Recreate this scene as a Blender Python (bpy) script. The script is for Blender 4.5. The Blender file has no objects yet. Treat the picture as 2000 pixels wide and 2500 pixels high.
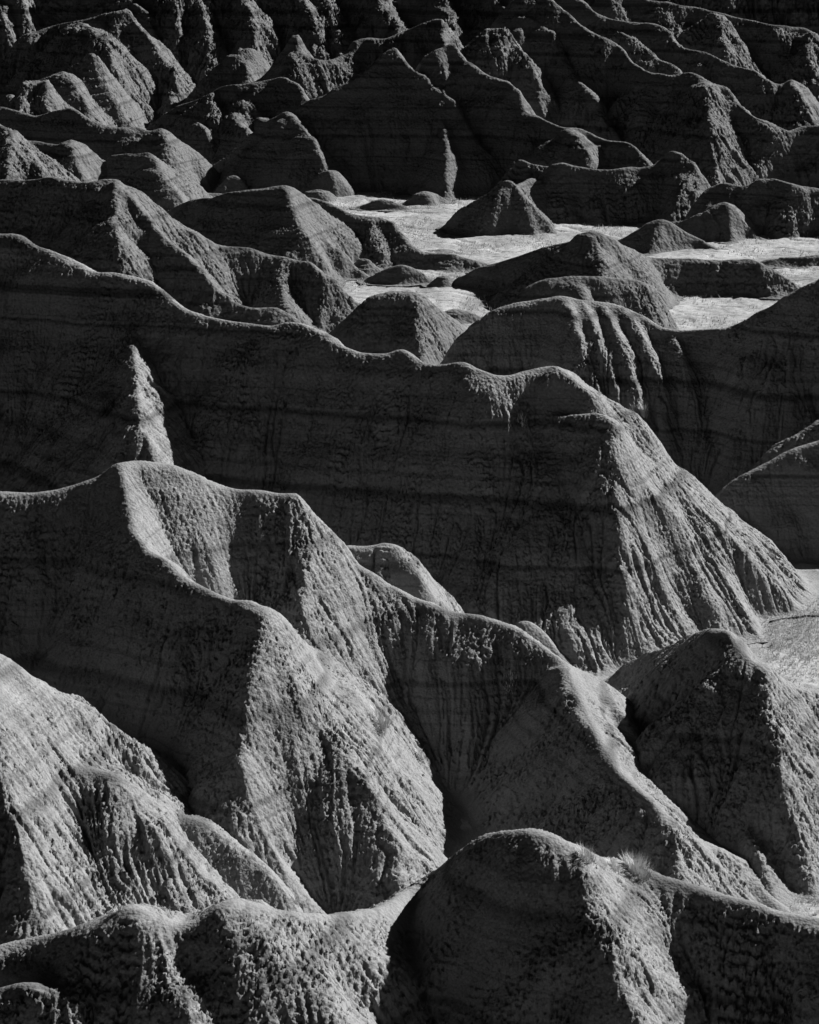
import bpy, math, random
import numpy as np
from mathutils import Vector

# ------------------------------------------------------------------ camera, sky, sun
SC = bpy.context.scene
COL = SC.collection
CAM_H = 55.0                      # metres above the grass flat
PITCH = 17.4                      # degrees below the horizon
FPX = 4868.0                      # focal length in pixels of the 2000 x 2500 photograph
cam_data = bpy.data.cameras.new("camera")
cam = bpy.data.objects.new("camera", cam_data)
COL.objects.link(cam)
cam.location = (0, 0, CAM_H)
cam.rotation_euler = (math.radians(90 - PITCH), 0, 0)
cam_data.sensor_fit = 'VERTICAL'
cam_data.sensor_height = 36.0
cam_data.lens = 36.0 * FPX / 2500.0
cam_data.clip_start = 1.0
cam_data.clip_end = 8000.0
SC.camera = cam

SUN_AZ = 52.0                     # from straight ahead (+Y) towards the right (+X)
SUN_EL = 31.0
SUN_STRENGTH = 5.0
SKY_STRENGTH = 0.05
world = bpy.data.worlds.new("World"); SC.world = world
world.use_nodes = True
wn = world.node_tree.nodes; wl = world.node_tree.links
bg = wn['Background']
sky = wn.new('ShaderNodeTexSky'); sky.sky_type = 'NISHITA'; sky.sun_disc = False
sky.sun_elevation = math.radians(SUN_EL); sky.sun_rotation = math.radians(SUN_AZ)
bw = wn.new('ShaderNodeSeparateColor')  # the photograph is black and white, taken as through a red filter
wl.new(sky.outputs[0], bw.inputs[0]); flt = wn.new('ShaderNodeMath'); flt.operation = 'MULTIPLY'; flt.inputs[1].default_value = 0.09
wl.new(bw.outputs[0], flt.inputs[0]); wl.new(flt.outputs[0], bg.inputs['Color'])
bg.inputs['Strength'].default_value = SKY_STRENGTH
sd = bpy.data.lights.new("sun", 'SUN'); sun = bpy.data.objects.new("sun", sd); COL.objects.link(sun)
sd.energy = SUN_STRENGTH; sd.angle = math.radians(0.5); sd.color = (1, 1, 1)
A, E = math.radians(SUN_AZ), math.radians(SUN_EL)
SUNV = Vector((math.cos(E) * math.sin(A), math.cos(E) * math.cos(A), math.sin(E)))
sun.rotation_euler = SUNV.to_track_quat('Z', 'Y').to_euler()
sun.location = (0, 0, 200)
SC.view_settings.view_transform = 'Standard'
SC.view_settings.look = 'None'
SC.view_settings.exposure = 1.15
SC.view_settings.gamma = 1.0

# ------------------------------------------------------------------ helpers
def dep(v):
    return math.radians(PITCH) + math.atan((v - 1250.0) / FPX)
def yground(v):
    return CAM_H / math.tan(max(dep(v), math.radians(0.8)))
SLOPE = 1.2
def node(u, v, vb):
    """crest point seen at pixel (u, v) whose slope reaches the flat at row vb"""
    t = math.tan(max(dep(v), math.radians(0.8)))
    if vb < 0:                       # or a crest point at distance -vb
        y = -vb; z = CAM_H - y * t
    else:
        z = (CAM_H / t - yground(vb)) / (1 / SLOPE + 1 / t)
        y = (CAM_H - z) / t
    p = math.radians(PITCH)
    depth = y * math.cos(p) + (CAM_H - z) * math.sin(p)
    return ((u - 1000.0) / FPX * depth, y, z)
def ground_pt(u, v, z=0.0):
    t = math.tan(dep(v)); y = (CAM_H - z) / t
    p = math.radians(PITCH); depth = y * math.cos(p) + (CAM_H - z) * math.sin(p)
    return ((u - 1000.0) / FPX * depth, y, z)

def catmull(pts, step):
    P = np.array(pts, float)
    if len(P) == 1: return P
    P = np.vstack([2 * P[0] - P[1], P, 2 * P[-1] - P[-2]])
    out = []
    for i in range(1, len(P) - 2):
        n = max(2, int(np.linalg.norm(P[i + 1] - P[i]) / step) + 1)
        t = np.linspace(0, 1, n, endpoint=False)[:, None]
        a, b, c, d = P[i - 1], P[i], P[i + 1], P[i + 2]
        lin = b + (c - b) * t
        cr = 0.5 * ((2 * b) + (-a + c) * t + (2 * a - 5 * b + 4 * c - d) * t ** 2 + (-a + 3 * b - 3 * c + d) * t ** 3)
        out.append(0.5 * cr + 0.5 * lin)
    out.append(P[-2][None])
    return np.vstack(out)

def bandnoise(shape, lam, rng, width=0.45):
    """isotropic noise of about unit variance with wavelength lam (in cells)"""
    fy = np.fft.fftfreq(shape[0])[:, None]; fx = np.fft.rfftfreq(shape[1])[None]
    k = np.sqrt(fx ** 2 + fy ** 2) + 1e-9
    g = np.exp(-(np.log(k * lam)) ** 2 / (2 * width ** 2))
    n = np.fft.irfft2(np.fft.rfft2(rng.standard_normal(shape)) * g, s=shape)
    return n / (n.std() + 1e-9)
def blur(a, sig):
    if sig < 0.3: return a
    r = int(3 * sig + 1); k = np.exp(-0.5 * (np.arange(-r, r + 1) / sig) ** 2); k /= k.sum()
    p = np.pad(a, ((r, r), (0, 0)), mode='edge'); o = np.zeros_like(a)
    for i, w in enumerate(k): o += w * p[i:i + a.shape[0]]
    p = np.pad(o, ((0, 0), (r, r)), mode='edge'); o2 = np.zeros_like(a)
    for i, w in enumerate(k): o2 += w * p[:, i:i + a.shape[1]]
    return o2
def sstep(a, b, x):
    t = np.clip((x - a) / (b - a), 0, 1); return t * t * (3 - 2 * t)

def grid_mesh(name, X, Y, Z, keep):
    ny, nx = Z.shape
    idx = np.arange(ny * nx).reshape(ny, nx)
    q = np.stack([idx[:-1, :-1], idx[:-1, 1:], idx[1:, 1:], idx[1:, :-1]], -1).reshape(-1, 4)
    kf = (keep[:-1, :-1] | keep[:-1, 1:] | keep[1:, 1:] | keep[1:, :-1]).reshape(-1)
    q = q[kf]
    used = np.zeros(ny * nx, bool); used[q.reshape(-1)] = True
    remap = np.cumsum(used) - 1
    q = remap[q]
    co = np.stack([X.ravel(), Y.ravel(), Z.ravel()], -1)[used]
    me = bpy.data.meshes.new(name)
    me.vertices.add(len(co)); me.vertices.foreach_set('co', co.astype(np.float32).ravel())
    me.loops.add(len(q) * 4); me.loops.foreach_set('vertex_index', q.astype(np.int32).ravel())
    me.polygons.add(len(q))
    me.polygons.foreach_set('loop_start', np.arange(0, len(q) * 4, 4, dtype=np.int32))
    me.polygons.foreach_set('loop_total', np.full(len(q), 4, np.int32))
    me.polygons.foreach_set('use_smooth', np.ones(len(q), bool))
    me.update(calc_edges=True)
    return me, len(q)

# ------------------------------------------------------------------ materials
def new_mat(name):
    m = bpy.data.materials.new(name); m.use_nodes = True
    nt = m.node_tree; b = nt.nodes['Principled BSDF']
    b.inputs['Roughness'].default_value = 0.95
    b.inputs['Specular IOR Level'].default_value = 0.1
    return m, nt, b
def mathn(nt, op, a, b=None, clamp=False):
    n = nt.nodes.new('ShaderNodeMath'); n.operation = op; n.use_clamp = clamp
    for i, x in enumerate((a, b)):
        if x is None: continue
        if isinstance(x, (int, float)): n.inputs[i].default_value = x
        else: nt.links.new(x, n.inputs[i])
    return n.outputs[0]
def ramp(nt, fac, stops):
    n = nt.nodes.new('ShaderNodeValToRGB'); cr = n.color_ramp
    while len(cr.elements) < len(stops): cr.elements.new(0.5)
    for e, (p, c) in zip(cr.elements, stops):
        e.position = p; e.color = (c, c, c, 1)
    nt.links.new(fac, n.inputs[0]); return n.outputs[0]
def noise(nt, vec, scale, detail=3, rough=0.55, dims='3D'):
    n = nt.nodes.new('ShaderNodeTexNoise'); n.noise_dimensions = dims
    n.inputs['Scale'].default_value = scale; n.inputs['Detail'].default_value = detail
    n.inputs['Roughness'].default_value = rough
    nt.links.new(vec, n.inputs['W' if dims == '1D' else 'Vector']); return n.outputs[0]

def clay(name, grain, crack, tone, bands):
    m, nt, b = new_mat(name)
    geo = nt.nodes.new('ShaderNodeNewGeometry'); pos = geo.outputs['Position']
    sep = nt.nodes.new('ShaderNodeSeparateXYZ'); nt.links.new(pos, sep.inputs[0])
    warp = noise(nt, pos, 0.05, 2)
    z = mathn(nt, 'ADD', sep.outputs[2], mathn(nt, 'MULTIPLY', warp, 1.0))
    z = mathn(nt, 'ADD', z, mathn(nt, 'MULTIPLY', noise(nt, pos, 1.3, 3), 0.22))
    big = noise(nt, z, 0.55, 3, 0.6, '1D')
    fine = noise(nt, z, 2.9, 3, 0.65, '1D')
    c1 = ramp(nt, big, [(0.34, tone * (1 - bands)), (0.47, tone), (0.60, tone * .95), (0.72, tone * 1.15)])
    c2 = ramp(nt, fine, [(0.32, 0.74 if bands > .3 else .88), (0.42, 1.0), (1.0, 1.05)])
    mott = ramp(nt, noise(nt, pos, 0.9, 5, 0.65), [(0.3, 0.86), (0.7, 1.1)])
    gr = ramp(nt, noise(nt, pos, grain, 3, 0.7), [(0.3, 0.78), (0.7, 1.16)])
    c = mathn(nt, 'MULTIPLY', c1, c2); c = mathn(nt, 'MULTIPLY', c, mott); c = mathn(nt, 'MULTIPLY', c, gr)
    comb = nt.nodes.new('ShaderNodeCombineColor')
    for i in range(3): nt.links.new(c, comb.inputs[i])
    nt.links.new(comb.outputs[0], b.inputs['Base Color'])
    # cracked popcorn clay
    vo = nt.nodes.new('ShaderNodeTexVoronoi'); vo.feature = 'F1'; vo.inputs['Scale'].default_value = crack
    nt.links.new(pos, vo.inputs['Vector'])
    hn = noise(nt, pos, crack * 0.6, 4, 0.7)
    h = mathn(nt, 'ADD', mathn(nt, 'MULTIPLY', vo.outputs['Distance'], -0.55), hn)
    bp = nt.nodes.new('ShaderNodeBump'); bp.inputs['Strength'].default_value = 1.0
    bp.inputs['Distance'].default_value = 0.34 / crack
    nt.links.new(h, bp.inputs['Height']); nt.links.new(bp.outputs[0], b.inputs['Normal'])
    return m
CLAY_NEAR = clay('badland_clay_near', 9.0, 6.5, 0.2, 0.45)
CLAY_MID = clay('badland_clay_middle', 5.0, 3.8, 0.2, 0.58)
CLAY_FAR = clay('badland_clay_far', 2.5, 1.9, 0.13, 0.45)

def flat_mat():
    m, nt, b = new_mat('grass_flat')
    geo = nt.nodes.new('ShaderNodeNewGeometry'); pos = geo.outputs['Position']
    n1 = noise(nt, pos, 0.09, 5, 0.65); n2 = noise(nt, pos, 1.1, 5, 0.7); n3 = noise(nt, pos, 7.0, 3, 0.7)
    c1 = ramp(nt, n1, [(0.38, 0.21), (0.48, 0.28), (0.6, 0.37)])
    c2 = ramp(nt, n2, [(0.33, 0.55), (0.5, 0.95), (0.7, 1.15)])
    c3 = ramp(nt, n3, [(0.3, 0.7), (0.7, 1.15)])
    c = mathn(nt, 'MULTIPLY', mathn(nt, 'MULTIPLY', c1, c2), c3)
    comb = nt.nodes.new('ShaderNodeCombineColor')
    for i in range(3): nt.links.new(c, comb.inputs[i])
    nt.links.new(comb.outputs[0], b.inputs['Base Color'])
    bp = nt.nodes.new('ShaderNodeBump'); bp.inputs['Distance'].default_value = 0.12; bp.inputs['Strength'].default_value = 0.8
    nt.links.new(mathn(nt, 'ADD', mathn(nt, 'MULTIPLY', n2, .35), mathn(nt, 'MULTIPLY', n3, 0.6)), bp.inputs['Height']); nt.links.new(bp.outputs[0], b.inputs['Normal'])
    return m
FLAT = flat_mat()
def plain_mat(name, v):
    m, nt, b = new_mat(name); b.inputs['Base Color'].default_value = (v, v, v, 1); return m
STRAW = plain_mat('dry_grass', 0.5)

# ------------------------------------------------------------------ the hills
# every hill: list of crest lines; a crest line = (nodes (u, v, base row), slope on its left, slope on its right, crest roundness)
S = SLOPE
HILLS = []
def hill(name, lines, label=None, **kw): HILLS.append((name, lines, label, kw))
def sv(pts, vb):                   # nodes that share a base row
    return [(u, v, vb) for u, v in pts]

# ---- front ridge with its round knoll
hill('ridge', [
 ([(-120,2330,3100),(0,2307,3080),(87,2286,3080),(174,2263,3100),(261,2249,3120),(325,2221,3150),(371,2227,3150),(432,2253,3130),(493,2240,3130),
   (539,2208,3140),(580,2205,3120),(696,2219,3060),(812,2228,2960),(928,2213,2800),(1000,2166,2690),(1058,2125,2670),(1116,2079,2720),
   (1185,2038,2820),(1255,2023,2890),(1301,2024,2920),(1360,2044,2930),(1406,2070,2920),(1458,2093,2870),(1504,2111,2800),(1580,2114,2795),
   (1609,2137,2805),(1667,2150,2820),(1754,2180,2840),(1840,2201,2860),(1900,2224,2870),(2000,2240,2885),(2150,2260,2900)], S, S, 1.0),
 ([(325,2221,3150),(400,2340,3170),(455,2430,3190),(480,2510,3200),(500,2700,3210),(520,3200,3260)], .75, .75, .5),
 ([(580,2205,3120),(680,2300,3120),(760,2400,3120),(840,2520,3130),(900,2800,3140),(920,3150,3160)], .8, .8, .6),
 ([(1406,2070,2925),(1429,2114,2945),(1452,2200,2970),(1493,2288,2990),(1510,2375,3000),(1556,2500,3010),(1600,2900,3040)], .8, .75, .45),
 ([(-150,2450,3150),(-60,2425,3160),(0,2408,3170),(50,2395,3178),(100,2400,3180),(150,2425,3185),(210,2490,3190)], 1.1, .9, .5),
], 'lit front ridge with a round dark knoll', amp=1.15)

# ---- left near slope
hill('hill', [
 ([(-160,1500,2480),(-60,1590,2485),(0,1640,2480),(40,1705,2475),(87,1750,2475),(116,1790,2475),(168,1843,2465),(232,1877,2460),(284,1889,2475),(348,1930,2465),
   (394,1982,2455),(429,2011,2445),(464,2075,2430),(522,2138,2395),(597,2199,2330),(660,2270,2300)], S, 1.0, 1.0),
 ([(-60,1590,2560),(-20,1800,2600),(30,2000,2620),(80,2200,2640)], .9, .8, .8),
 ([(284,1889,2420),(330,2000,2450),(380,2100,2460),(430,2200,2470),(470,2350,2480)], .9, .8, .8),
], 'coarse lit slope at the left edge', amp=1.6)
hill('hill', [
 ([(395,2010,2340),(414,1996,2340),(458,1989,2345),(493,1999,2350),(551,2040,2350),(614,2086,2345),(667,2144,2335),(719,2208,2325),(760,2270,2300)], 1.15, 1.0, .5),
], 'small hump beside the coarse left slope', amp=1.25)

# ---- hill A with the bowl, and ridge C
hill('butte', [
 ([(-250,1210,2080),(-120,1200,2080),(0,1196,2090),(70,1200,2090),(128,1194,2090),(191,1177,2090),(249,1157,2095),(290,1130,2100),(330,1121,-124.0),(371,1125,-124.2),
   (432,1132,-124.5),(481,1157,-124.7),(533,1180,-125.0),(580,1191,-125.0),(632,1192,-125.0),(690,1202,-125.0),(725,1200,-125.0),(760,1238,-124.9),(812,1296,-124.7),
   (846,1332,-124.6),(881,1377,-124.5),(940,1417,-124.3),(1000,1451,-124.0),(1060,1470,-123.7),(1101,1491,-123.5),(1168,1497,-123.2),(1232,1517,-123.0),(1278,1538,-122.4),
   (1325,1572,-121.8),(1377,1613,-120.6),(1429,1652,-119.2),(1473,1690,-117.8),(1500,1720,-116.6),(1538,1772,-114.8),(1565,1818,-113.4),(1593,1853,-112.3),(1630,1899,-110.8),
   (1663,1957,-109.4),(1698,2009,-108.0),(1755,2067,-105.6),(1820,2114,-103.4),(1862,2160,-102.0),(1922,2224,-100.0)], S, S, .7),
 ([(1377,1620,-119.3),(1410,1690,-115.5),(1450,1780,-111.2),(1510,1880,-107),(1590,1950,-104),(1640,2020,-102),(1665,2140,-99),(1690,2310,-95.5)], .8, 1.0, .4),
 ([(290,1132,2100),(300,1160,2110),(313,1226,2130),(330,1290,2150),(360,1338,2165),(406,1362,2180),(440,1400,2195),(493,1429,2210),(557,1458,2220),
   (609,1464,2230),(648,1484,2235),(682,1516,-114.8),(702,1551,-114.3),(718,1603,-113.8),(738,1643,-113.4),(757,1690,-112.9),(776,1742,-112.4),(802,1790,-112),(828,1824,-111.7),(853,1853,-111.4),
   (888,1899,-111),(945,1969,-110.4),(1000,2015,-110.0),(1035,2040,-109.8)], S, S, .6),
 ([(640,1485,2245),(643,1539,2260),(620,1600,2275),(605,1700,2290),(595,1800,2300),(592,1866,2310),(603,1947,2310),(632,2005,2300),(661,2057,2295),(725,2156,2280),(812,2250,2270)], 1.19, .7, .4),
 ([(675,1520,-113.3),(735,1640,-110.5),(805,1760,-108),(880,1880,-105.5),(940,2000,-103.5),(990,2120,-101),(1040,2230,-98.5)], .95, .5, .4),
], 'long butte ridge with a lit bowl and a lit triangular face', amp=1.0, gully=.16)
hill('hill', [
 ([(835,1345,1800),(850,1331,1800),(905,1330,1800),(940,1323,1800),(965,1330,1800),(1000,1375,1800),(1035,1416,1800),(1070,1456,1790),(1101,1491,1780),(1150,1560,1770)], 1.0, 1.0, .6),
], 'small lit hump behind the middle ridge', amp=.8)

# ---- hill D
hill('hill', [
 ([(1500,1640,1650),(1522,1619,1665),(1580,1593,1725),(1638,1572,1800),(1684,1549,1880),(1719,1535,1960),(1748,1531,2020),(1777,1535,2050),(1800,1567,2065),(1830,1596,2085),(1835,1630,2065),
   (1842,1650,2055),(1862,1702,2025),(1884,1766,2010),(1900,1807,2000),(1920,1850,2000),(1965,1950,2020),(2020,2080,2090)], S, S, .7),
 ([(1725,1545,1975),(1733,1650,2010),(1754,1740,2040),(1775,1820,2078),(1812,1986,2140),(1845,2070,2172),(1875,2143,2198),(1910,2240,2235)], .75, 1.35, .4),
 ([(1860,1625,2090),(1880,1760,2130),(1910,1900,2160),(1950,2050,2170),(1990,2180,2190)], .8, .8, .5),
], 'steep rounded butte by the right grass flat', amp=1.25)
hill('mound', [
 ([(1255,1530,1650),(1266,1516,1655),(1290,1512,1658),(1325,1540,1655),(1370,1590,1650),(1411,1618,1640),(1440,1640,1645)], 1.1, 1.0, .4),
], 'narrow lit mound in front of the big dark wall', amp=.5)

# ---- hill B, the big wall
hill('butte', [
 ([(-350,520,1419),(-200,545,1437),(-80,560,1451),(0,568,1460),(41,569,1465),(87,597,1470),(133,612,1475),(191,638,1482),(232,661,1487),(278,662,1492),(325,673,1498),(365,684,1502),(406,716,1507),
   (446,748,1512),(499,768,1518),(557,780,1524),(614,787,1531),(661,793,1537),(701,783,1541),(736,787,1545),(794,812,1552),(835,841,1557),(881,858,1562),
   (939,861,1569),(980,849,1573),(1000,858,1576),(1035,884,1580),(1087,886,1586),(1128,880,1591),(1157,893,1594),(1209,913,1595),(1249,913,1590),
   (1278,904,1585),(1325,894,1580),(1354,893,1575),(1388,904,1570),(1423,930,1565),(1475,964,1560),(1522,990,1552),(1558,1008,1542),(1590,1056,1515),(1610,1110,1488),(1622,1170,1458),(1628,1230,1432),(1632,1300,1408),(1640,1395,1400)], S, S, .8),
 ([(1354,894,1590),(1338,915,1592),(1336,950,1594),(1336,1006,1591)], .9, .8, .4),
 ([(1300,1016,1580),(1336,1010,1588),(1400,1008,1600),(1458,1003,1608),(1490,1018,1612),(1530,1056,1598),(1556,1110,1590),(1578,1161,1582),(1605,1259,1570),(1625,1329,1560),(1655,1422,1548),(1680,1514,1542)], 1.5, 1.15, .5),
 ([(1488,1020,1612),(1493,1062,1618),(1483,1143,1625),(1504,1225,1628),(1510,1329,1630),(1520,1422,1630),(1512,1538,1625),(1528,1640,1620)], 1.19, 1.0, .3),
 ([(322,800,1500),(325,825,1514),(330,880,1541),(342,1000,1582),(365,1075,1598),(380,1125,1608),(400,1300,1628),(420,1640,1654)], .95, .8, .12),
], 'tall layered butte with a long dark wall and a lit right face', amp=1.0, floor=.95)
hill('mound', [([(1815,1365,1395),(1840,1352,1410),(1864,1353,1415),(1904,1375,1418),(1939,1398,1415),(1960,1415,1418)], 1., 1., .7)], 'low dome at the edge of the right flat', amp=0.70)

# ---- right dark hills
hill('hill', [
 ([(1740,1230,1362),(1765,1200,1362),(1800,1167,1362),(1858,1138,1362),(1928,1097,1362),(2000,1074,1364),(2100,1040,1366),(2250,1000,1370)], S, S, .9),
], 'dark banded hill at the right edge above the grass', amp=.7)
hill('hill', [
 ([(1880,1110,1330),(1928,1070,1330),(1974,1045,1330),(2030,1015,1330),(2150,980,1330)], 1., 1., .8),
], 'dark shoulder behind the banded hill', amp=.9)
hill('ridge', [
 ([(1060,930,1190),(1087,880,1190),(1125,817,1190),(1180,771,1190),(1215,750,1190),(1261,736,1190),(1325,726,1190),(1371,719,1190),(1417,729,1190),(1481,736,1190),(1539,754,1195),(1580,777,1200),
   (1620,797,1205),(1667,803,1210),(1725,800,1220),(1777,797,1230),(1823,777,1240),(1858,754,1250),(1904,730,1260),(1951,701,1265),(2000,678,1270),(2120,610,1280),(2300,560,1280)], S, S, 1.1),
 ([(1385,730,1195),(1400,765,1205),(1412,810,1215),(1430,870,1225),(1450,920,1230),(1480,985,1235)], .95, .9, .3),
 ([(1425,738,1195),(1445,780,1207),(1468,840,1220),(1490,900,1228),(1510,968,1235),(1530,1050,1240)], .95, .9, .3),
 ([(1475,745,1195),(1495,780,1207),(1518,830,1220),(1538,890,1228),(1555,950,1235),(1570,1050,1240)], .95, .9, .3),
 ([(1530,760,1200),(1560,800,1210),(1580,850,1220),(1605,900,1228),(1616,960,1235),(1625,1050,1240)], .95, .9, .3),
 ([(1640,810,1210),(1660,850,1222),(1680,900,1230),(1700,1000,1235)], .95, .9, .3),
], 'fluted ridge with lit ribs rising into a dark hill on the right', amp=1.0)

# ---- hills standing on the flat
hill('hill', [
 ([(1190,785,830),(1217,751,850),(1261,713,860),(1290,690,860),(1325,675,860),(1360,672,860),(1464,671,860),(1539,678,855),(1574,687,850),(1597,713,840),(1620,754,830),(1655,800,818),(1675,820,825)], S, S, .9),
 ([(1400,672,860),(1420,700,870),(1430,760,880),(1440,870,890)], .9, .8, .4),
], 'flat-topped hill behind the fluted ridge', amp=.9)
hill('hill', [
 ([(1100,688,694),(1116,673,696),(1174,647,705),(1232,632,712),(1290,615,725),(1348,597,740),(1400,588,752),(1417,573,760),(1441,569,762),(1470,574,760),(1504,591,755),(1539,609,745),(1580,626,725),(1638,629,718),(1696,629,716),
   (1765,628,716),(1823,623,718),(1858,632,720),(1887,649,720),(1916,667,721),(1957,693,718),(1985,712,720)], S, S, .9),
 ([(1441,570,762),(1460,600,770),(1465,635,775),(1472,700,780),(1480,790,790)], .8, .7, .4),
], 'long low hill crossing the grass flat', amp=.9)
hill('mound', [
 ([(1490,592,603),(1505,583,606),(1557,557,610),(1586,539,611),(1615,532,612),(1638,539,611),(1667,557,609),(1713,580,607),(1765,606,610)], S, S, .8),
 ([(1615,533,612),(1600,560,616),(1580,620,618)], .9, .8, .5),
], 'dome shaped mound on the bright grass', amp=.7)
hill('mound', [
 ([(1600,556,580),(1644,539,583),(1696,516,585),(1754,493,587),(1783,486,588),(1800,496,587),(1823,525,585),(1858,568,583),(1875,585,588)], 1.1, 1.2, .7),
 ([(1775,487,590),(1782,515,592),(1786,545,593),(1790,592,594)], .8, .7, .3),
], 'pointed mound at the foot of the far wall', amp=.7)
hill('mound', [
 ([(1085,545,560),(1099,534,562),(1174,485,567),(1210,460,570),(1232,446,571),(1246,449,571),(1270,470,571),(1300,500,569),(1330,530,567),(1360,560,568)], 1.1, 1.1, .7),
 ([(1250,452,571),(1275,480,575),(1290,510,577),(1305,566,578)], .8, .75, .3),
 ([(1246,449,560),(1270,430,548),(1300,420,540),(1320,422,535)], 1., 1., .7),
], 'pyramid mound with a dark left side', amp=.7)
hill('mound', [([(1862,632,645),(1885,626,648),(1910,623,649),(1960,622,650),(2000,618,650),(2060,620,650)], .9, .9, .5)], 'low dark mound by the right edge of the flat', amp=0.70)
hill('mound', [([(905,668,688),(913,666,690),(951,644,692),(980,637,692),(1000,643,692),(1029,661,690),(1052,675,688),(1065,684,688)], 1., 1., .6)], 'small dark cone on the grass', amp=0.70)
hill('mound', [([(1045,688,693),(1060,676,696),(1080,668,697),(1098,671,696),(1113,684,694)], 1., 1., .5)], 'smallest round mound on the grass', amp=0.70)
hill('mound', [([(1055,606,612),(1070,602,612),(1090,604,612)], 1., 1., .4)], 'tiny bump on the grass', amp=0.70)
hill('mound', [([(1060,775,788),(1085,760,790),(1110,753,791),(1150,760,790),(1180,772,788)], .8, .8, .8)], 'low bank in front of the grass', amp=0.70)
hill('mound', [([(1590,722,731),(1612,716,732),(1640,722,730)], .8, .8, .6)], 'small dark knob by the flat-topped hill', amp=0.70)
hill('hill', [
 ([(800,820,860),(835,790,875),(870,760,885),(916,730,888),(957,716,888),(1000,713,888),(1029,722,888),(1058,748,885),(1087,777,880),(1110,800,872),(1128,820,865),(1150,850,870)], 1.1, 1.1, .9),
 ([(1010,716,888),(1014,750,893),(1020,806,897),(1035,900,905)], .8, .75, .4),
], 'round hill with a dark left half behind the long wall', amp=.9)

# ---- middle left hills
hill('ridge', [
 ([(-100,440,820),(0,436,820),(87,430,830),(128,429,840),(168,439,845),(215,443,850),(255,435,850),(284,438,850),(307,470,850),(348,504,850),(383,533,845),(417,545,835),(464,562,830),
   (493,577,825),(522,594,820),(557,600,815),(603,600,812),(638,609,810),(684,623,810),(725,635,812),(760,635,815),(777,655,818),(812,675,815),(846,713,812),(887,742,808),(910,770,812)], S, S, .8),
 ([(300,462,855),(348,512,860),(394,568,865),(452,615,870),(493,655,872),(522,690,875),(580,731,875),(620,745,875),(672,748,875),(713,771,872),(736,790,870)], S, S, .7),
 ([(284,440,855),(284,516,870),(273,539,876),(290,591,885),(301,643,890),(320,720,895),(340,880,900)], .8, .7, .4),
 ([(690,625,815),(685,680,825),(700,740,835),(720,840,850)], .9, .8, .5),
], 'peaked ridge with lit ribs behind the long wall', amp=1.1)
hill('hill', [
 ([(-150,230,650),(-50,270,660),(0,302,670),(29,319,680),(58,360,690),(93,400,700),(112,440,705),(125,500,710),(110,560,715),(90,640,720)], 1.1, .9, 1.),
 ([(30,320,690),(20,400,710),(10,470,720),(0,560,730)], .9, .8, .8),
], 'knobbly lit slope at the far left edge', amp=1.6)
hill('hill', [
 ([(395,525,620),(441,501,640),(493,484,660),(522,481,670),(551,467,675),(609,455,682),(672,445,685),(696,449,685),(713,464,684),(730,487,682),(754,516,680),(783,551,680),(806,586,680),(840,609,680),(870,644,678),(899,670,680),(915,690,688)], S, S, .8),
 ([(697,451,688),(705,487,692),(719,528,695),(742,568,698),(765,600,698),(783,630,696),(823,690,696)], .75, .7, .35),
], 'smooth pointed hill left of the grass flat', amp=.9)
hill('ridge', [
 ([(700,485,630),(725,475,635),(765,481,640),(812,499,645),(852,519,650),(893,525,652),(928,525,652),(957,539,652),(980,568,655),(1000,591,657),(1035,612,659),(1075,612,660),(1116,614,660),(1157,626,660),(1191,637,657),(1215,652,660)], S, S, .8),
 ([(905,526,655),(908,560,660),(925,600,664),(945,668,668)], .85, .75, .4),
 ([(860,640,670),(880,628,675),(905,632,676),(930,655,674),(945,672,678)], .9,.9,.5),
], 'ridge running down onto the grass', amp=1.0)
hill('hill', [
 ([(235,440,515),(270,386,520),(313,380,522),(360,380,524),(377,400,524),(406,418,522),(441,429,520),(464,452,516),(490,475,514),(520,500,515)], S, S, .9),
 ([(365,384,526),(385,415,530),(402,447,532),(440,480,532),(480,520,530)], .8, .7, .35),
], 'flat dark hill with a lit right end', amp=1.0)
hill('hill', [
 ([(-60,330,520),(43,328,520),(87,331,520),(128,338,522),(180,338,524),(215,348,524),(244,368,522),(270,385,518),(300,420,512)], S, S, .8),
 ([(174,341,526),(176,360,528),(180,383,530),(190,410,532),(203,441,534),(215,500,536)], .8, .7, .35),
], 'dark hill with a lit ribbed corner', amp=1.0)
hill('ridge', [
 ([(-140,245,470),(-40,250,475),(0,252,478),(40,270,480),(75,283,480),(116,278,482),(168,260,482),(203,278,482),(244,290,482),(325,299,482),(360,307,482),(394,307,482),(412,342,478),(441,371,474),(481,400,466),(505,412,462)], S, S, .9),
 ([(397,310,484),(405,340,487),(412,377,488),(447,435,486),(470,480,486)], .8, .7, .35),
], 'long dark ridge at the upper left', amp=1.0)
hill('mound', [([(448,438,450),(462,420,453),(476,413,454),(493,418,454),(512,442,452)], 1.2, 1.2, .5)], 'dark dome in the far gully', amp=0.70)
hill('mound', [([(520,468,473),(540,446,476),(560,427,477),(574,423,477),(592,435,476),(612,462,473)], 1.2, 1.2, .6)], 'round mound at the foot of the far pyramid', amp=0.70)
hill('mound', [([(468,470,476),(500,463,478),(540,466,478),(560,472,478)], .8, .8, .6)], 'low lit hump in the far gully', amp=0.70)
hill('mound', [([(735,468,476),(745,458,479),(783,431,482),(812,422,483),(829,440,482),(849,470,479)], 1.1, 1.2, .5), ([(806,424,484),(812,445,486),(818,485,487)], .8, .8, .3)], 'small square butte by the far pyramid', amp=0.70)
hill('mound', [([(720,484,489),(745,470,491),(777,463,492),(800,466,491),(822,480,489)], 1., 1., .6)], 'half round mound under the square butte', amp=0.70)
hill('mound', [([(868,506,510),(905,487,512),(934,476,513),(963,481,512),(1000,503,510)], 1., 1., .8)], 'oval mound on the far flat', amp=0.70)
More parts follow.
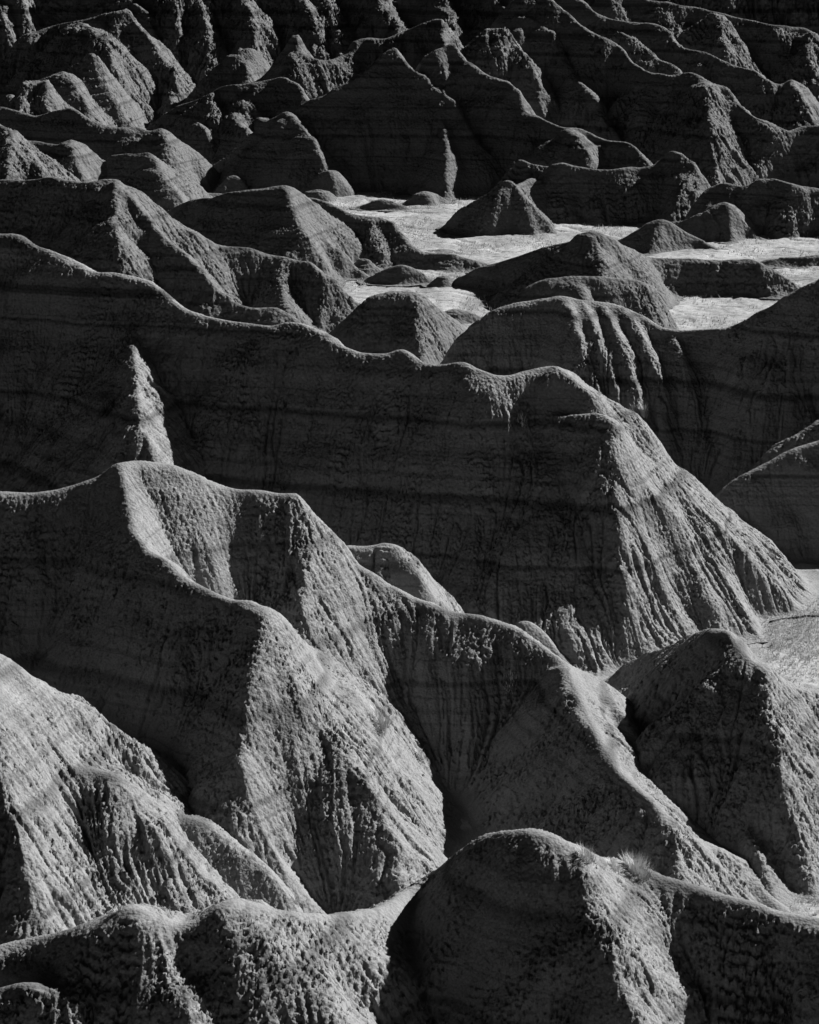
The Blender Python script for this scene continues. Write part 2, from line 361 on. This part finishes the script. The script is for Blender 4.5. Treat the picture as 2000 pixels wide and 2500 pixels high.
hill('mound', [([(985,492,498),(1010,474,500),(1035,467,500),(1060,474,499),(1085,486,498)], .9, .9, .8)], 'pale mound under the lit spur', amp=0.70)

# ---- far pyramids
hill('butte', [
 ([(470,430,440),(510,406,446),(580,354,458),(638,307,465),(696,268,470),(711,273,470),(754,313,470),(780,345,468),(805,390,466),(835,440,464),(860,470,470)], 1.1, 1.1, .9),
 ([(715,280,472),(740,310,474),(768,348,476),(783,383,478),(803,425,478),(830,480,478)], .75, .8, .35),
], 'dark pyramid in the upper left middle', amp=.8, jag=.1, gully=.3)
hill('butte', [
 ([(690,282,465),(713,267,466),(754,238,468),(795,226,469),(829,200,469),(870,186,469),(928,133,469),(963,107,469),(975,125,469),(1000,158,470),(1041,180,470),(1055,203,470),(1104,238,472),(1128,278,474),(1151,319,476),(1174,351,477),(1203,380,476),(1243,400,472),(1270,430,468)], S, S, .9),
 ([(1088,312,475.5),(1090,335,478.5),(1090,377,482.5),(1087,430,485.5),(1092,480,487.5)], 1.0, .9, .15),
], 'tallest dark pyramid with a thin lit spur', amp=.8, jag=.15, gully=.35)
hill('ridge', [
 ([(1040,150,470),(1058,122,470),(1104,99,470),(1139,139,470),(1186,168,470),(1238,200,472),(1267,226,474),(1278,270,476),(1330,287,480),(1371,301,485),(1429,307,488),(1481,333,492),(1539,339,496),(1562,360,498),(1591,400,500),(1620,450,505)], S, S, .8),
 ([(1390,312,490),(1405,327,496),(1417,342,498),(1435,370,500),(1455,405,500),(1480,500,500)], .8, .8, .4),
], 'ridge stepping down from the far pyramid', amp=1.0)
hill('ridge', [
 ([(1151,481,520),(1203,440,526),(1243,406,530),(1267,384,532),(1296,394,532),(1348,400,532),(1400,410,532)], 1.1, 1.1, .8),
], 'slanting ridge behind the pyramid mound', amp=.8)
hill('ridge', [
 ([(1300,440,530),(1313,424,532),(1348,400,540),(1377,386,545),(1406,391,546),(1452,399,547),(1522,400,548),(1597,403,548),(1615,394,548),(1644,376,548),(1667,383,548),(1696,400,547),(1707,423,545),(1725,446,543),(1745,490,540)], S, S, .9),
 ([(1320,505,528),(1340,502,532),(1370,503,534),(1410,508,534),(1420,520,532)], 1., 1., .5),
], 'long dark wall behind the grass flat', amp=.9)
hill('ridge', [
 ([(1690,490,570),(1713,458,574),(1736,429,577),(1771,418,578),(1812,432,578),(1858,428,578),(1904,430,578),(1928,438,578),(1951,449,578),(2000,454,578),(2100,458,580),(2250,450,580)], S, S, .9),
], 'dark wall at the right end of the flat', amp=.9)
hill('ridge', [
 ([(1180,70,440),(1197,58,440),(1232,64,440),(1255,110,440),(1290,139,440),(1313,197,440),(1316,243,440),(1333,284,440),(1345,330,440)], .9, .9, .6),
], 'narrow lit fin among the far hills', amp=1.2)
hill('ridge', [
 ([(1150,105,425),(1163,85,430),(1180,75,430),(1200,110,435),(1215,150,435),(1222,190,435)], 1., 1., .6),
], 'pillar behind the far pyramid', amp=1.)
hill('ridge', [
 ([(1270,44,430),(1290,46,430),(1316,58,430),(1348,93,430),(1377,139,432),(1406,186,435),(1417,200,437),(1452,226,440),(1464,267,444),(1487,301,448),(1507,333,450),(1530,380,450)], 1., 1., .7),
], 'lit edged ridge right of the far fin', amp=1.2)
hill('ridge', [
 ([(1310,-40,430),(1348,0,430),(1383,29,430),(1417,52,432),(1464,72,435),(1510,90,438),(1533,119,440),(1568,151,445),(1603,171,450),(1644,181,455),(1690,180,458),(1730,197,460),(1783,212,462),
   (1812,244,462),(1840,272,462),(1881,284,462),(1922,304,462),(1962,296,462),(2000,290,462),(2100,280,462)], S, S, .9),
 ([(1720,200,462),(1739,284,475),(1745,330,480),(1748,382,482),(1755,470,485)], .9, .8, .4),
], 'broad dark slope at the upper right', amp=1.2)
hill('ridge', [
 ([(1400,-30,400),(1435,0,400),(1464,17,402),(1504,35,405),(1557,46,408),(1590,48,410),(1626,64,412),(1644,93,414),(1667,110,416),(1725,128,418),(1771,145,420),(1794,152,420),(1840,151,420),(1864,174,420),
   (1910,194,420),(1933,197,420),(1962,232,418),(1986,270,415),(2020,290,415)], S, S, .8),
 ([(1515,70,415),(1534,85,420),(1580,116,425),(1609,139,428),(1644,151,430),(1664,174,430)], 1., 1., .5),
 ([(1933,197,424),(1945,225,430),(1965,260,430)], .9, .9, .5),
], 'second dark crest line at the upper right', amp=1.3)
hill('ridge', [
 ([(1500,-40,370),(1609,0,370),(1696,12,370),(1748,29,372),(1794,42,374),(1870,45,376),(1957,49,378),(1986,64,378),(2030,110,378),(2100,130,380)], S, S, .8),
 ([(1748,33,380),(1760,64,384),(1768,110,388),(1775,170,390)], .9, .9, .4),
 ([(1980,70,380),(1975,110,386),(1978,150,390)], .9, .9, .4),
], 'topmost crest line at the upper right', amp=1.5)

# ---- far left fluted slopes
hill('ridge', [
 ([(60,80,330),(120,55,332),(174,46,335),(261,38,338),(302,26,340),(325,55,340),(360,81,342),(383,122,344),(412,151,346),(426,180,348),(418,232,350),(418,261,352),(425,320,352)], 1., 1., .7),
 ([(197,43,345),(232,58,350),(267,99,354),(273,139,356),(290,180,358),(304,220,360),(310,300,362)], .9, .85, .5),
], 'steep fluted spur at the upper left', amp=1.5)
hill('hill', [
 ([(100,225,378),(157,172,380),(200,135,382),(226,124,382),(249,174,380),(255,197,380),(278,232,378),(307,272,376),(333,301,374),(350,330,374)], 1., .95, .6),
 ([(157,174,384),(175,200,388),(190,240,390),(220,300,392)], .8, .75, .4),
], 'lit pointed spur with a notched top', amp=1.2)
hill('hill', [
 ([(-40,265,395),(0,252,396),(26,223,397),(41,244,397),(75,281,396),(95,310,396)], 1., 1., .5),
 ([(45,240,400),(58,209,404),(64,203,404),(110,203,404),(130,240,400)], .95, .9, .5),
], 'small lit spikes at the upper left edge', amp=1.2)
hill('ridge', [
 ([(360,310,392),(377,290,396),(435,249,402),(484,236,405),(510,225,408),(528,210,410),(551,199,412),(609,197,414),(667,189,416),(696,183,418),(725,200,420),(760,250,425)], S, S, .7),
 ([(520,225,410),(530,270,415),(545,310,420),(560,335,424),(577,370,426),(590,420,428)], .9, .9, .4),
 ([(575,290,420),(590,310,424),(605,335,426),(620,380,428)], 1., 1., .4),
 ([(625,270,418),(640,285,424),(655,305,426),(670,350,428)], 1., 1., .4),
 ([(460,345,415),(470,320,420),(485,303,422),(500,320,424),(515,355,424),(528,395,424)], 1., 1., .5),
], 'flat-topped fluted ridge in the far gullies', amp=1.3)
hill('ridge', [
 ([(490,200,350),(530,160,352),(560,125,354),(580,118,355),(598,103,356),(600,150,358),(610,200,360)], 1., .9, .5),
], 'thin spike in the far gullies', amp=1.2)
hill('ridge', [
 ([(600,185,372),(650,170,375),(690,120,378),(713,85,380),(725,80,381),(731,120,382),(760,140,382),(789,139,382),(830,125,380),(870,95,378),(900,90,376),(940,92,374),(990,80,374),(1040,60,376),(1075,50,378),(1085,90,380),(1090,130,382)], S, S, .6),
], 'dark crest behind the tallest pyramid', amp=1.4)
# the escarpment that fills the top of the view
hill('escarpment', [
 ([(-500,-160,285),(-100,-150,290),(300,-165,290),(700,-160,292),(1100,-150,295),(1500,-155,300),(2000,-160,300),(2500,-160,300)], .95, .95, 1.5),
 ([(-60,-60,300),(0,0,305),(10,30,310),(40,140,320)], .9, .9, .5),
 ([(20,-60,300),(50,0,306),(60,40,312),(60,100,318)], .9, .9, .5),
 ([(230,-80,300),(300,-30,306),(360,30,312),(380,80,316),(400,180,320)], .9, .9, .5),
 ([(400,-60,305),(425,0,312),(430,60,318),(440,180,325)], .9, .9, .4),
 ([(470,-60,305),(490,0,312),(505,60,318),(520,180,325)], .9, .9, .4),
 ([(560,-60,305),(600,0,312),(620,50,318),(625,150,325)], .9, .9, .4),
 ([(700,-60,305),(740,0,312),(770,50,318),(785,150,325)], .9, .9, .4),
 ([(790,-60,305),(810,5,312),(830,60,318),(840,150,325)], .9, .9, .4),
 ([(900,-60,305),(940,10,314),(970,60,320),(985,150,326)], .9, .9, .4),
 ([(1050,-60,310),(1090,10,318),(1100,50,322),(1110,120,326)], .9, .9, .4),
 ([(1160,-60,310),(1210,5,318),(1260,45,326),(1300,45,330)], .9, .9, .4),
 ([(1240,-60,315),(1290,-10,322),(1300,20,326),(1312,55,330)], .9, .9, .4),
], 'fluted escarpment across the top', amp=2.2)

TOTAL = 0
SURF = []
def build_hill(k, name, lines, label, kw):
    global TOTAL
    rng = np.random.default_rng(1000 + k * 17)
    L = []
    for pts, sl, sr, r in lines:
        P = [node(*p) for p in pts]
        L.append([P, sl, sr, r])
    allp = np.array([p for l in L for p in l[0]])
    dist = allp[:, 1].mean()
    zmax = allp[:, 2].max()
    cell = max(0.065, dist / FPX * 2.4416 * 0.95)            # about one pixel of the render
    if dist < 130: cell = max(0.075, cell)
    amp = kw.get('amp', 1.0)
    scale = 1.0 if dist < 180 else (1.0 + (dist - 180) / 260.0)
    pad = zmax / 0.8 + 1.5
    x0, x1 = allp[:, 0].min() - pad, allp[:, 0].max() + pad
    y0, y1 = allp[:, 1].min() - pad, allp[:, 1].max() + pad
    lim = 0.228 * y1 + 14                                    # no further aside than the view and a margin
    x0, x1 = max(x0, -lim), min(x1, lim)
    f = 4
    cc = cell * f
    nx = int((x1 - x0) / cc) + 2; ny = int((y1 - y0) / cc) + 2
    xs = x0 + np.arange(nx) * cc; ys = y0 + np.arange(ny) * cc
    GX, GY = np.meshgrid(xs, ys)
    gx, gy = GX.ravel(), GY.ravel()
    # wobble of the plan so that crests and feet are never straight
    wob = bandnoise((ny, nx), 7.0 * scale / cc, rng).ravel() * .22 * scale
    wob2 = bandnoise((ny, nx), 5.0 * scale / cc, rng).ravel() * .22 * scale
    jag = kw['jag'] if 'jag' in kw else 0.0 if dist < 230 else (0.25 if dist < 320 else 0.8)
    H = None; DM = np.full(gx.shape, 1e9)
    for P, sl, sr, r in L:
        Q = catmull(P, 0.5 * scale)
        if jag:                                              # broken, notched crests
            m = len(Q) + 40
            for w, a_ in ((9, 1.0), (4, .6), (2, .35)):
                q1 = np.convolve(rng.standard_normal(m), np.exp(-0.5 * (np.arange(-20, 21) / w) ** 2), mode='valid')[:len(Q)]
                q2 = np.convolve(rng.standard_normal(m), np.exp(-0.5 * (np.arange(-20, 21) / w) ** 2), mode='valid')[:len(Q)]
                fade = sstep(0, 3, Q[:, 2])
                Q[:, 2] += q1 / (np.sqrt(w) * 1.33) * a_ * jag * .55 * fade
                Q[:, 1] += q2 / (np.sqrt(w) * 1.33) * a_ * jag * 1.3
        T = np.gradient(Q[:, :2], axis=0); T /= (np.linalg.norm(T, axis=1)[:, None] + 1e-9)
        best = np.full(gx.shape, 1e9); bi = np.zeros(gx.shape, int)
        for i in range(len(Q)):
            d2 = (gx - Q[i, 0]) ** 2 + (gy - Q[i, 1]) ** 2
            m = d2 < best; best[m] = d2[m]; bi[m] = i
        q = Q[bi]; t = T[bi]
        dx, dy = gx - q[:, 0], gy - q[:, 1]
        d = np.sqrt(dx * dx + dy * dy) + 1e-6
        if sl >= S: DM = np.minimum(DM, d)
        cr = (t[:, 0] * dy - t[:, 1] * dx) / d               # +1 left, -1 right
        along = t[:, 0] * dx + t[:, 1] * dy
        dz = np.gradient(Q[:, 2]) / (np.linalg.norm(np.gradient(Q[:, :2], axis=0), axis=1) + 1e-6)
        hz = q[:, 2] + np.clip(along, -.4 * scale, .4 * scale) * np.clip(dz[bi], -1.2, 1.2)
        gl = np.abs(dz); gl = np.convolve(np.pad(gl, 4, mode='edge'), np.ones(9) / 9, mode='valid')[bi]
        if sl >= S:                                          # main crests: where the crest itself falls, its near face turns with it
            s_near = np.sqrt(np.maximum(sr * sr - 0.85 * np.minimum(gl, 1.3) ** 2, kw.get('floor', 0.66) ** 2))
            s_far = sl * (1 + 0.7 * sstep(0.4, 1.1, gl))
        else:
            s_near, s_far = sr, sl
        s = s_near + (s_far - s_near) * (0.5 + 0.5 * cr)
        near = sstep(0.0, 3.0, d)
        dd = d + wob * near
        rr = r * (0.5 if dist < 180 else (.35 if dist < 320 else .15))
        h = hz - s * (np.sqrt(np.maximum(dd, 0) ** 2 + rr * rr) - rr)
        if H is None: H = h
        else:
            kk = 0.2 * scale
            m = np.maximum(H, h); H = m + kk * np.log1p(np.exp(-np.abs(H - h) / kk)) * 0.5
    H = H.reshape(ny, nx)
    L1, L2 = 1.55 * cc, 1.55 * cc * 1.41421                     # no slope steeper than clay can stand
    for it in range(int(10 / cc)):
        P_ = np.pad(H, 1, mode='edge')
        n1 = np.maximum(np.maximum(P_[:-2, 1:-1], P_[2:, 1:-1]), np.maximum(P_[1:-1, :-2], P_[1:-1, 2:])) - L1
        n2 = np.maximum(np.maximum(P_[:-2, :-2], P_[2:, 2:]), np.maximum(P_[2:, :-2], P_[:-2, 2:])) - L2
        Hn = np.maximum(H, np.maximum(n1, n2))
        if np.abs(Hn - H).max() < 1e-3: break
        H = Hn
    H = blur(H, (0.2 if dist < 320 else .1) * scale / cc)
    # upsample
    NX, NY = (nx - 1) * f + 1, (ny - 1) * f + 1
    ax = np.arange(NX) / f; ix = np.minimum(ax.astype(int), nx - 2); fx = ax - ix
    U = H[:, ix] * (1 - fx) + H[:, ix + 1] * fx
    ay = np.arange(NY) / f; iy = np.minimum(ay.astype(int), ny - 2); fy = (ay - iy)[:, None]
    B = U[iy] * (1 - fy) + U[iy + 1] * fy
    B = blur(B, f * 0.5)
    DM = DM.reshape(ny, nx)
    U = DM[:, ix] * (1 - fx) + DM[:, ix + 1] * fx
    DM = U[iy] * (1 - fy) + U[iy + 1] * fy                   # distance from the nearest main crest
    c_far = sstep(0.3, 3.0 * scale, DM); c_near = 0.45 + 0.55 * sstep(0.0, 0.8 * scale, DM)
    XS = x0 + np.arange(NX) * cell; YS = y0 + np.arange(NY) * cell
    sh = B.shape
    # flow direction
    n0 = bandnoise(sh, 3.2 * scale / cell, rng)
    Bf = B + n0 * 0.04 * scale * amp
    gyv, gxv = np.gradient(blur(Bf, 0.6 * scale / cell), cell)
    gm = np.sqrt(gxv ** 2 + gyv ** 2) + 1e-6
    slope = gm.copy()
    ux, uy = gxv / gm, gyv / gm
    wander = bandnoise(sh, 1.6 * scale / cell, rng) * 0.10 + bandnoise(sh, 4.5 * scale / cell, rng) * 0.13
    ux, uy = ux - uy * wander, uy + ux * wander
    gully = kw.get('gully', 0.10 if dist < 230 else (0.3 if dist < 320 else 0.8))
    fs = scale; scale = scale * (0.5 if name == 'mound' else 1.0)
    lam = [5.0 * scale, 2.3 * scale, 1.0 * scale, 0.42 * scale, 0.26 * scale]
    noises = [bandnoise(sh, l / cell, rng, 0.5).astype(np.float32) for l in lam]
    px, py = np.meshgrid(np.arange(NX, dtype=np.float32), np.arange(NY, dtype=np.float32))
    act = B > -1.5
    pxa, pya = px[act], py[act]
    steps = 30
    acc = [np.zeros(pxa.shape, np.float32) for _ in lam]
    # three walks of different stride, up the slope
    strides = [15.0 * scale / cell / steps, 12.0 * scale / cell / steps, 8.5 * scale / cell / steps, 5.0 * scale / cell / steps, 0.7 * scale / cell / steps]
    uxf, uyf = ux.astype(np.float32).ravel(), uy.astype(np.float32).ravel()
    for j, st in enumerate(strides):
        x_, y_ = pxa.copy(), pya.copy(); nf = noises[j].ravel()
        for q in range(steps):
            ii = np.clip((y_ + .5).astype(np.int32), 0, NY - 1) * NX + np.clip((x_ + .5).astype(np.int32), 0, NX - 1)
            acc[j] += nf[ii]
            x_ += uxf[ii] * st; y_ += uyf[ii] * st
    D = np.zeros(sh)
    face = sstep(0.2, 0.75, slope)
    amps = [gully * scale / max(amp, .3), 0.42 * scale, 0.24 * scale, 0.115 * scale, 0.03 * scale]
    vary = 0.65 + 0.35 * np.clip(bandnoise(sh, 9 * scale / cell, rng), -1.5, 1.5) * .8
    for j in range(5):
        n = np.zeros(sh); n[act] = acc[j]
        n = blur(n, 0.4)
        n /= (n[act].std() + 1e-6)
        a = np.abs(n)
        crack = -np.exp(-(a / 0.13) ** 2) * (0, .12, .06, 0, 0)[j] * scale * c_near
        D += crack
        rill = 1.0 - np.exp(-(a / (0.6, 0.38, 0.42, 0.6, 0.8)[j]) ** 1.2) - 0.7
        D += (c_far if j < 2 else c_near) * amps[j] * rill * (vary if 0 < j < 3 else 1.0)
    D *= face * amp
    # knobbly popcorn lumps and strata ledges
    lump = np.abs(bandnoise(sh, 0.55 * scale / cell, rng, .35)); lump2 = np.abs(bandnoise(sh, 0.26 * scale / cell, rng, .35))
    patch = sstep(-0.6, 1.2, bandnoise(sh, 4.5 * scale / cell, rng))
    D += (0.02 * lump + 0.018 * lump2) * scale * (0.15 + 0.85 * face) * (0.45 + patch) * min(amp, 1.3)
    D += n0 * 0.05 * scale * amp * face
    zz = B + 0.15 * n0
    led = 0.11 * np.sin(zz * 2.3 + 1.1 * np.sin(zz * .71)) + 0.06 * np.sin(zz * 5.9 + 2 * np.sin(zz * 1.3))
    D += led * face * scale * (.12 if dist < 130 else .4)
    kf = 0.22 * scale                                        # silt apron round the foot
    Bs = np.where(B > 6 * kf, B, kf * np.log1p(np.exp(np.clip(B, -50, 6 * kf) / kf)) - 0.14)
    Z = Bs + D * sstep(-0.3, 1.2, B)
    XX, YY = np.meshgrid(XS, YS)
    keep = B > -1.0
    Z = np.maximum(Z, -1.2)
    me, nf_ = grid_mesh(name, XX, YY, Z, keep)
    TOTAL += nf_
    o = bpy.data.objects.new(name, me); COL.objects.link(o)
    me.materials.append(CLAY_NEAR if dist < 135 else (CLAY_MID if dist < 230 else CLAY_FAR))
    o['kind'] = 'structure'
    if label: o['label'] = label
    SURF.append((x0, y0, cell, Z))
    print('%-10s %-60s Y %.0f zmax %.1f cell %.3f faces %d' % (name, label, dist, zmax, cell, nf_))
for k, (name, lines, label, kw) in enumerate(HILLS):
    build_hill(k, name, lines, label, kw)
print('faces total', TOTAL)

def surf_z(x, y):
    z = 0.0
    for x0, y0, c, Z in SURF:
        i = int(round((y - y0) / c)); j = int(round((x - x0) / c))
        if 0 <= i < Z.shape[0] and 0 <= j < Z.shape[1]: z = max(z, Z[i, j])
    return z

# ------------------------------------------------------------------ ground
def axis(a, b, fine, lo, hi):
    mid = list(np.arange(a, b, fine))
    left = []; s = fine; x = a
    while x > lo: s *= 1.35; x -= s; left.append(x)
    right = []; s = fine; x = b
    while x < hi: s *= 1.35; x += s; right.append(x)
    return np.array(left[::-1] + mid + right)
gxs = axis(-75, 75, 0.4, -3000, 3000); gys = axis(95, 400, 0.4, -1500, 5000)
GX, GY = np.meshgrid(gxs, gys)
rng = np.random.default_rng(5)
gz = bandnoise(GX.shape, 60, rng) * .10 + bandnoise(GX.shape, 18, rng) * .05 + bandnoise(GX.shape, 5, rng) * .03
ch = np.abs(bandnoise(GX.shape, 45, rng)); gz -= 0.35 * np.exp(-(ch / .07) ** 2)     # dry channels
inner = (np.abs(GX) < 76) & (GY > 94) & (GY < 401)
gz = np.where(inner, gz, 0) - 0.12
me, n = grid_mesh('ground', GX, GY, gz, np.ones(GX.shape, bool))
go = bpy.data.objects.new('ground', me); COL.objects.link(go); me.materials.append(FLAT); go['kind'] = 'structure'

# ------------------------------------------------------------------ grass
def blade(V, F, x, y, z, h, lean, ang, w):
    """one bent grass blade of three narrow segments"""
    cx, sx = math.cos(ang), math.sin(ang)
    b = len(V)
    for i, t in enumerate((0, .4, .75, 1)):
        off = lean * t * t; ww = w * (1 - t) + 0.002
        px, py, pz = x + cx * off, y + sx * off, z + h * t * (1 - .18 * t * lean / max(h, .01))
        V.append((px - sx * ww, py + cx * ww, pz)); V.append((px + sx * ww, py - cx * ww, pz))
    for i in range(3):
        F.append((b + 2 * i, b + 2 * i + 1, b + 2 * i + 3, b + 2 * i + 2))
def mesh_obj(name, V, F, mat, parent=None):
    me = bpy.data.meshes.new(name); me.from_pydata(V, [], F); me.update()
    me.materials.append(mat); o = bpy.data.objects.new(name, me); COL.objects.link(o)
    if parent: o.parent = parent
    return o
def hit(u, v):
    """where the sight line through a pixel of the photograph meets the land"""
    t = math.tan(dep(v)); p = math.radians(PITCH); y = 70.0
    while y < 520:
        z = CAM_H - y * t
        x = (u - 1000.0) / FPX * (y * math.cos(p) + (CAM_H - z) * math.sin(p))
        if surf_z(x, y) >= z: return x, y, surf_z(x, y)
        y += 0.12
    return ground_pt(u, v)
rnd = random.Random(4)
TUFTS = [   # pixel, width, height, blades, label
 (928, 1772, .75, .85, 150, 'bushy dry grass tuft on the right edge of the lit triangular face'),
 (1026, 1852, .30, .45, 40, 'small grass sprig lower down the edge of the lit triangular face'),
 (1432, 2094, .55, .45, 110, 'dark ragged grass on the right shoulder of the round knoll'),
 (1497, 2122, .30, .40, 60, 'short grass tuft in the dip between the knoll and the wide bush'),
 (1556, 2126, .75, .60, 220, 'widest grass bush on the flat saddle right of the knoll'),
 (1572, 1012, .40, .85, 110, 'tall pale grass tuft on the skyline of the big butte'),
 (1545, 1003, .35, .35, 50, 'low grass left of the tall tuft on the big butte skyline'),
 (1245, 1672, .50, .35, 70, 'thin grass on the dark face of the middle ridge'),
 (723, 2206, .25, .40, 50, 'grass sprig where the small hump meets the front ridge'),
 (822, 1728, .25, .30, 50, 'pale little grass clump on the lit triangular face'),
 (290, 2224, .25, .25, 40, 'faint grass on the left rise of the front ridge'),
 (1733, 505, .35, .8, 30, 'tiny grass sprig on the left shoulder of the pointed mound'),
 (1349, 698, .45, .5, 60, 'grass clump on top of the flat-topped hill'),
 (1275, 1035, .45, .4, 60, 'grass at the left end of the ledge on the big butte'),
 (1880, 1361, .4, .4, 60, 'grass clump beside the low dome on the right flat'),
]
for u, v, w, h, n, lab in TUFTS:
    w *= 1.8; h *= 1.45; n = int(n * 1.5)
    x, y, z = hit(u, v)
    e = bpy.data.objects.new('grass_tuft', None); COL.objects.link(e); e.location = (x, y, z)
    e['label'] = lab; e['category'] = 'grass tuft'; e['group'] = 'grass tufts growing on the clay ridges'
    e.empty_display_size = 0.2
    Vb, Fb, Vs, Fs = [], [], [], []
    for i in range(n):
        a = rnd.uniform(0, 6.283); r = w * .5 * math.sqrt(rnd.random())
        bx, by = math.cos(a) * r, math.sin(a) * r
        bz = surf_z(x + bx, y + by) - z
        if abs(bz) > .6: bz = 0
        hh = h * rnd.uniform(.45, 1) * (1 - .4 * r / w)
        blade(Vb, Fb, bx, by, bz - .04, hh, hh * rnd.uniform(.1, .7), a + rnd.uniform(-.7, .7), .018)
    for i in range(max(3, n // 10)):
        a = rnd.uniform(0, 6.283); r = w * .3 * rnd.random()
        blade(Vs, Fs, math.cos(a) * r, math.sin(a) * r, -.04, h * rnd.uniform(.9, 1.15), h * rnd.uniform(.1, .35), a, .009)
    mesh_obj('blades', Vb, Fb, STRAW, e); mesh_obj('stalks', Vs, Fs, STRAW, e)

# thin grass over the flats, too much of it to count
V, F = [], []
nr = np.random.default_rng(8)
cl = bandnoise((200, 200), 14, nr)
def scatter(n, xa, xb, ya, yb, hmin, hmax, w, per):
    made = 0
    while made < n:
        x, y = rnd.uniform(xa, xb), rnd.uniform(ya, yb)
        if abs(x) > 0.235 * y + 3: continue
        if cl[int((y - 90) / 360 * 199) % 200, int((x + 90) / 180 * 199) % 200] + rnd.uniform(-.8, .8) < 0: continue
        if surf_z(x, y) > 0.03: 
            made += .3; continue
        made += 1
        for i in range(per):
            a = rnd.uniform(0, 6.283); r = w * 5 * rnd.random()
            h = rnd.uniform(hmin, hmax)
            blade(V, F, x + math.cos(a) * r, y + math.sin(a) * r, -.13, h + .1, h * rnd.uniform(.2, .8), a, w)
scatter(5500, 18, 48, 100, 175, .06, .22, .018, 3)
scatter(11000, -15, 80, 205, 390, .12, .40, .04, 2)
g = mesh_obj('grass', V, F, STRAW); g['kind'] = 'stuff'; g['label'] = 'thin dry grass scattered over the flats'
